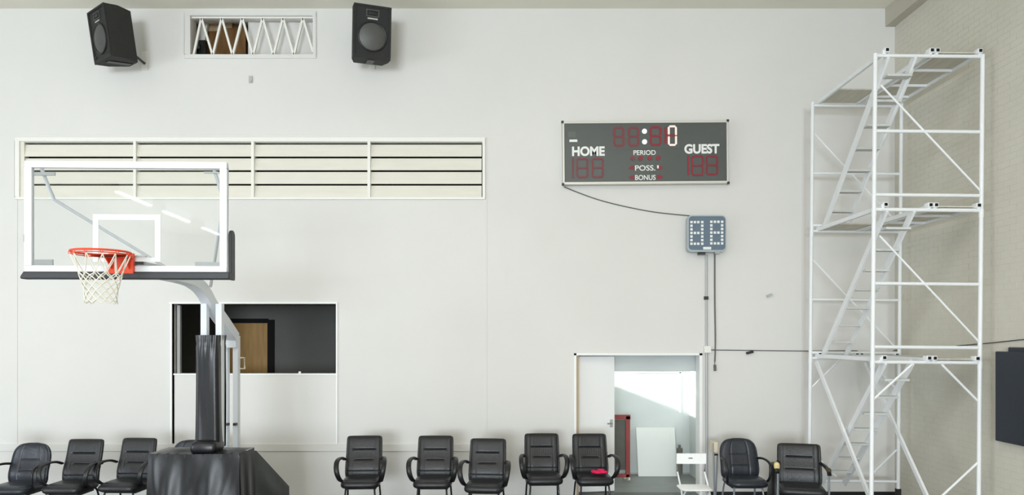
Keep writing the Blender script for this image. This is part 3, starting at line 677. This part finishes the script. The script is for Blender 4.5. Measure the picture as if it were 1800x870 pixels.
mb.grid(lambda u, v: Vector((FX0 + .005 + u * (xr_ - FX0 - .005), 9.92, .34 * v)), 12, 4)
mb.grid(lambda u, v: Vector((FX0 + .005 + u * (xr_ - FX0 - .005), 8.42, lump(8.42) * v)), 12, 4)
mb.build('rear_base_cover', 'vinyl_matt', hp)

# ------------------------------------------------------------------ chairs
def back_mesh(wt, wb, z0, z1, y0, y1, t, n_top, n_bot, seams, lumbar=.03, pleats=None, vseams=()):
    """padded back: width wb at the bottom to wt at the top, superellipse outline, seams pressed in"""
    def outline(v):
        vv = 2 * v - 1; nn = n_top if vv > 0 else n_bot
        k = max(0.0, 1 - abs(vv) ** nn) ** (1 / nn)
        w_ = wb + (wt - wb) * v
        return max(.02, w_ / 2 * k)
    def f_(side):
        def q(u, v):
            # denser near the rims
            v = .5 - .5 * math.cos(PI * v) * (1 if True else 0) if False else v
            v2 = .003 + .994 * v
            uu = 2 * u - 1; x = uu * outline(v2); z = z0 + (z1 - z0) * v2
            yc = y0 + (y1 - y0) * v2 - lumbar * math.exp(-((v2 - .3) / .22) ** 2) + .05 * (abs(uu) ** 2) * -.35
            e = (max(0, 1 - abs(uu) ** 5)) ** .5 * (max(0, 1 - abs(2 * v2 - 1) ** 8)) ** .5
            off = t / 2 * e
            if side < 0:
                for (vs0, hu, dp) in seams:
                    if abs(uu) < hu + .05: off -= dp * math.exp(-((v2 - vs0) / .014) ** 2) * min(1, max(0, (hu + .05 - abs(uu)) / .1))
                if pleats and pleats[0] < v2 < pleats[1] and abs(uu) < .55: off -= .004 * (.5 + .5 * math.cos(uu * 50))
                for us in vseams: off -= .006 * math.exp(-((uu - us) / .03) ** 2)
                off -= .008 * math.exp(-((abs(uu) - .9) / .03) ** 2)
            return Vector((x, yc + side * off, z))
        return q
    mb = MB(); mb.grid(f_(-1), 44, 64); mb.grid(f_(1), 16, 24)
    return mb
def finish_chair(t, kind):
    if kind == 'exec':
        seat = MB().sellip((0, -.02, .435), (.50, .52, .12), .32, 28, 12).sellip((0, -.02, .475), (.44, .44, .07), .35, 28, 10)
        seat.build('seat', 'leather', t)
        back_mesh(.475, .50, .42, 1.0, .20, .34, .09, 16, 7, ((.70, .62, .016), (.47, .5, .012), (.22, .9, .006)), .03, (.5, .67), (-.62, .62)).build('backrest', 'leather', t)
        for s in (-1, 1):
            pts = [(s * .255, .20, .70), (s * .275, .10, .735), (s * .295, -.04, .74), (s * .305, -.14, .71), (s * .30, -.2, .64), (s * .285, -.2, .56), (s * .265, -.14, .49), (s * .25, -.04, .45)]
            mb = MB().sweep(smooth(pts, 5), [(.016 * math.cos(a), .033 * math.sin(a)) for a in [i * PI / 6 for i in range(12)]], (1, 0, 0))
            mb.build('armrest', 'black_plastic', t)
        lm = 'black_steel'
    elif kind == 'round':
        MB().sellip((0, -.03, .43), (.52, .52, .12), .42, 28, 12).sellip((0, -.03, .47), (.46, .45, .06), .45, 28, 10).build('seat', 'leather_blue', t)
        back_mesh(.51, .53, .42, .96, .20, .31, .10, 3.3, 6, ((.36, .45, .008), (.62, .5, .006)), .03, None, (-.45, .45)).build('backrest', 'leather_blue', t)
        for s in (-1, 1):
            pts = [(s * .24, .22, .70), (s * .27, .12, .715), (s * .28, -.02, .715), (s * .285, -.14, .69), (s * .285, -.19, .62), (s * .275, -.17, .50), (s * .255, -.1, .43)]
            MB().tube(smooth(pts, 5), .016, 8, (1, 0, 0)).build('armrest', 'black_plastic', t)
        lm = 'grey_steel'
    else:   # guest chair with straight arms and worn arm ends
        MB().sellip((0, -.03, .43), (.54, .52, .11), .25, 28, 12).sellip((0, -.03, .465), (.5, .46, .05), .28, 28, 10).build('seat', 'leather', t)
        back_mesh(.53, .55, .42, .96, .20, .30, .08, 14, 8, ((.70, .6, .014), (.42, .65, .014)), .02, None, (-.7, .7)).build('backrest', 'leather', t)
        for s in (-1, 1):
            pts = [(s * .26, .24, .72), (s * .29, .1, .71), (s * .30, -.12, .69), (s * .30, -.2, .65)]
            ar = MB().sweep(smooth(pts, 4), [(.026 * math.cos(a), .02 * math.sin(a)) for a in [i * PI / 5 for i in range(10)]]).build('armrest', 'black_plastic', t)
            if s < 0: MB().sellip((s * .30, -.10, .72), (.075, .12, .10), .8, 14, 8).build('torn_foam', 'foam', ar, label='torn arm end with yellow foam')
            else: MB().sellip((s * .30, -.12, .70), (.06, .2, .05), .8, 14, 8).build('worn_patch', 'worn', ar, label='worn brown arm pad')
            MB().tube([(s * .295, -.19, .64), (s * .295, -.2, .3), (s * .295, -.21, .02)], .014).build('leg', 'grey_steel', t)
        lm = 'black_steel'
    for s in (-1, 1):
        if kind != 'guest': MB().tube(smooth([(s * .17, -.12, .40), (s * .185, -.17, .36), (s * .205, -.215, .05), (s * .21, -.2, .014)], 4), .0125).build('leg', lm, t)
        MB().tube(smooth([(s * .2, .1, .40), (s * .21, .2, .35), (s * .225, .27, .05), (s * .225, .26, .014)], 4), .0125).build('leg', lm, t)
        MB().tube([(s * .21, -.2, .014), (s * .225, .26, .014)], .0125).build('runner', lm, t)
    MB().box(-.2, .2, -.14, .14, .36, .385).build('seat_pan', 'black_plastic', t)
def copy_tree(o, parent=None):
    c = o.copy(); COL.objects.link(c)
    if parent is not None: c.parent = parent
    for ch in list(o.children): copy_tree(ch, c)
    return c
proto = {}
def chair(kind, px, ytop, rz, label, group='black chairs along the back wall', scale=1.0, htop=None):
    h = htop or (1.0 if kind == 'exec' else .96)
    s = (ytop - VY) / (CH - h) if True else 0
    Yt = F / s; Y = Yt - .3
    if kind not in proto:
        t = thing('office_chair', label, 'chair', (0, 0, 0), local=True, group=group); finish_chair(t, kind); proto[kind] = t
    else:
        t = copy_tree(proto[kind]); t['label'] = label; t['group'] = group
    X = PX(px, Yt)
    t.location = (X + .3 * math.sin(rz), Y, 0); t.rotation_euler = (0, 0, rz)
    return t
D = math.radians
chair('exec', 641, 766, D(4), 'black leather chair standing alone just right of the padded hoop base')
chair('exec', 766, 766, D(0), 'black leather chair between the one beside the hoop base and a slightly lower one')
chair('exec', 858, 771, D(-5), 'black leather chair with slightly tilted lower back, third right of the hoop')
chair('exec', 952, 762, D(2), 'black leather chair just left of the chair with the pink cloth')
c5 = chair('exec', 1036, 762.5, D(3), 'black leather chair with a pink cloth on its seat, in front of the door leaf')
chair('exec', 245, 770, D(-3), 'high-backed black leather chair directly left of the hoop base')
chair('exec', 151, 772, D(-1), 'high-backed black leather chair between a round-backed chair and the chair by the hoop base')
chair('exec', -44, 776, D(-4), 'black leather chair cut off by the left edge of the photo')
chair('round', 60, 778, D(0), 'round-backed black leather chair near the left edge')
chair('round', 339, 773, D(0), 'round-backed black chair mostly hidden behind the hoop base and pole pad')
chair('round', 1296, 770, D(0), 'round-backed blue-black leather chair right of the doorway')
chair('guest', 1403, 779, D(-15), 'square-backed black chair with torn yellow arm foam beside the scaffold')
# pink cloth
mb = MB(); cl = c5.location
for i, (dx, dy, sx_, sy_) in enumerate(((0.02, -.17, .13, .09), (.09, -.18, .12, .08), (-.03, -.18, .09, .07), (.06, -.13, .1, .07))):
    mb.sellip((cl.x + dx + .03, cl.y + dy + .02, 0.548 + .006 * i), (sx_, sy_, .045), .9, 14, 8)
solo('pink_cloth', mb, 'magenta', 'crumpled bright pink cloth on the seat of a black leather chair', 'cloth')

# white folding chair in the doorway
yb = 9.55
t = thing('folding_chair', 'white plastic folding chair in the doorway right of the leaning board', 'chair', (PX(1216, yb), yb, 0))
xa, xb = PX(1189, yb), PX(1241, yb); za, zb = PZ(815, yb), PZ(797, yb)
def bk(u, v):
    return Vector((xa + u * (xb - xa), yb + .02 * math.sin(PI * u), za + v * (zb - za)))
mb = MB(); h1 = (1209.5, 1217.5); xm, xn = PX(h1[0], yb), PX(h1[1], yb); zm, zn = PZ(806.5, yb), PZ(804, yb)
mb.box(xa, xm, yb - .01, yb + .012, za, zb).box(xn, xb, yb - .01, yb + .012, za, zb).box(xm, xn, yb - .01, yb + .012, za, zm).box(xm, xn, yb - .01, yb + .012, zn, zb)
mb.build('backrest', 'white_plastic', t)
ys = yb - .25
mb = MB().sellip((PX(1220, ys), ys - .02, .45), (.40, .38, .035), .35, 24, 8); mb.build('seat', 'white_plastic', t)
for x in (xa + .015, xb - .015):
    MB().tube([(x, yb + .02, zb - .02), (x, yb + .01, .6), (x, yb - .22, .40), (x, yb - .42, .012)], .011).build('leg', 'white_plastic', t)
for x in (xa + .04, xb - .04):
    MB().tube([(x, yb - .36, .44), (x, yb - .1, .25), (x, yb + .12, .012)], .011).build('leg', 'white_plastic', t)
MB().tube([(xa + .04, yb + .05, .13), (xb - .04, yb + .05, .13)], .008).build('stretcher', 'white_plastic', t)

# leaning folded chair with cream pad beside the doorway
yy = 10.3
t = thing('folded_chair', 'folded grey metal chair with cream pad, edge on, left of the blue-black chair', 'chair', (PX(1257, yy), yy, 0))
MB().tube([P(1254, 779, yy), (PX(1254, yy), yy - .06, .012)], .012).tube([P(1261, 800, yy + .06), (PX(1261, yy), yy + .1, .012)], .012).build('leg', 'grey_steel', t)
MB().box(PX(1254.5, yy), PX(1262, yy), yy - .03, yy + .2, PZ(795, yy), PZ(777, yy)).build('pad', 'cream', t, bevel=.01)
MB().bar(P(1253, 799, yy), P(1262, 799, yy), .025, .025).build('hinge', 'bolt', t)
# black bag standing between the two right-hand chairs
yy = 10.35
mb = MB()
def bag(u, v):
    an = 2 * PI * u; c_, s_ = math.cos(an), math.sin(an)
    k = 1 - .25 * v + .05 * math.sin(6 * u * PI + 5 * v)
    return Vector((PX(1366, yy) + .12 * k * math.copysign(abs(c_) ** .6, c_), yy + .16 * k * math.copysign(abs(s_) ** .6, s_), .56 * v * (1 + .03 * math.sin(an * 3))))
mb.grid(bag, 28, 14); mb.sellip((PX(1366, yy), yy, .55), (.19, .25, .08), .6)
t = thing('black_bag', 'tall black bag on the floor between the two chairs right of the doorway', 'bag', (PX(1366, yy), yy, 0))
mb.build('body', 'black_plastic', t); 
MB().tube(smooth([(PX(1363, yy), yy - .05, .56), (PX(1364, yy), yy - .06, .63), (PX(1369, yy), yy - .06, .63), (PX(1370, yy), yy - .05, .56)]), .01).build('handle', 'black_plastic', t)
mb = MB().sellip((PX(1403, 10.0), 10.0, .12), (.34, .3, .24), .6); 
solo('black_backpack', mb, 'dark_rubber', 'low black bundle lying under the square-backed chair beside the scaffold', 'bag')

# ------------------------------------------------------------------ scaffold tower
YN, YF = 8.69, 10.484; XLs, XRs = 4.252, 5.512; LEAN = .009
tw = thing('scaffold_tower', 'tall white scaffold tower with inner stairs in the right corner', 'scaffold', ((XLs + XRs) / 2, (YN + YF) / 2, 0), (0, LEAN, 0))
nz = lambda py: CH - (py - VY) / (F / YN)
fz = lambda py: CH - (py - VY) / (F / YF)
top = nz(95)
for x in (XLs, XRs):
    for y in (YN, YF):
        MB().tube([(x, y, .19), (x, y, top)], .0245, 12).build('post', 'scaffold', tw)
        MB().ring((x, y, .068), .045, .022, 18, 8, 'x').box(x - .03, x + .03, y - .03, y + .03, .10, .2).build('castor', 'castor', tw)
        for zc in (nz(637) - .01, nz(369) - .02): MB().tube([(x, y, zc - .06), (x, y, zc + .03)], .028, 12).build('coupling', 'scaffold', tw)
nr = [nz(98.5), nz(231), nz(343), nz(369), nz(499), nz(610.5), nz(637), .30]
frl = [fz(186), fz(305), fz(396.5), fz(407), fz(527), fz(620), fz(630), fz(846)]
for i, z in enumerate(nr): MB().tube([(XLs, YN, z), (XRs, YN, z)], .021 if i != 3 else .023, 10).build('rail', 'scaffold', tw)
for z in frl: MB().tube([(XLs, YF, z), (XRs, YF, z)], .019, 10).build('rail', 'scaffold', tw)
def nb(a, b, Y, r_=.012):
    pa = P(a[0], a[1], Y); pb = P(b[0], b[1], Y)
    for p_ in (pa, pb): p_.x -= LEAN * p_.z
    MB().tube([pa, pb], r_, 8).build('brace', 'scaffold', tw)
nb((1548, 150), (1722, 333), YN - .01); nb((1546, 415), (1721, 600), YN - .01)
nb((1536, 702), (1604, 640), YN, .014); nb((1655, 640), (1719, 704), YN, .014); nb((1719, 812), (1655, 872), YN, .014)
nb((1431, 235), (1578, 392), YF + .01); nb((1427, 455), (1576, 612), YF + .01)
nb((1424, 684), (1476, 633), YF, .013); nb((1528, 633), (1576, 684), YF, .013); nb((1532, 834), (1576, 790), YF, .013); nb((1423, 790), (1470, 838), YF, .013)
# long side braces of the lowest lift
for xs_ in (4.33, 5.03): MB().bar((xs_, YF - .02, nz(637) - .06), (xs_, YN + .02, .22), .03, .055).build('brace', 'scaffold', tw)
# decks and stairs
for lv_, zd in enumerate((nz(637) + .03, nz(369) + .03, nz(98.5) + .03)):
    dk = MB()
    for xs_ in (4.345, 4.885): dk.bar((xs_, YN - .03, zd), (xs_, YF + .03, zd), .035, .05)
    dk.build('stair_deck_frame', 'scaffold', tw)
    MB().box(4.365, 4.865, 9.93, YF + .0, zd - .012, zd + .004).build('hatch_panel', 'ply_deck', tw)
    dk = MB()
    for xs_ in (4.955, 5.465): dk.bar((xs_, YN - .03, zd), (xs_, YF + .03, zd), .035, .05)
    for yy in (9.2, 9.75, 10.2): dk.bar((4.97, yy, zd - .012), (5.45, yy, zd - .012), .025, .03)
    dk.build('deck_frame', 'scaffold', tw)
    MB().box(4.975, 5.445, YN, YF, zd + .005, zd + .02).build('deck_panel', 'ply_deck', tw)
    for xs_ in (4.37, 4.895, 4.96, 5.46):
        for yy in (YN, YF):
            h_ = MB().box(xs_ - .03, xs_ + .03, yy - .045, yy + .045, zd - .005, zd + .05).build('hook', 'scaffold', tw, bevel=.005)
            MB().box(xs_ - .017, xs_ + .017, yy - .052, yy - .044, zd + .006, zd + .04).build('tube_end', 'black', h_, label='dark open tube end')
    for xs_ in (4.40, 4.72):
        MB().bar((xs_, YN - .01 + .02, zd - .03), (xs_, YF - .07, zd - 1.79), .028, .085).build('stringer', 'scaffold', tw)
    if lv_ == 2: MB().tube([(4.765, YN + .12, zd - .14), (4.765, YN + .85, zd - .87)], .014).build('handrail', 'scaffold', tw)
    for k in range(1, 8):
        yk = YN + .03 + .245 * (k - 1) * 1.0; zk = zd - .03 - .2255 * k
        MB().box(4.412, 4.708, yk, yk + .12, zk, zk + .028).build('tread', 'tread', tw, bevel=.003)
        
# ------------------------------------------------------------------ wall mat
t = thing('wall_mat', 'thick navy blue crash mat on the right-hand wall beside the scaffold', 'mat', (XR, 8.0, 1.14))
MB().box(XR - .085, XR - .045, 7.0, 8.58, 1.14, 2.175).build('front_pad', 'navy', t, bevel=.01)
MB().box(XR - .045, XR - .004, 6.95, 8.42, 1.14, 2.225).build('rear_pad', 'navy', t, bevel=.01)
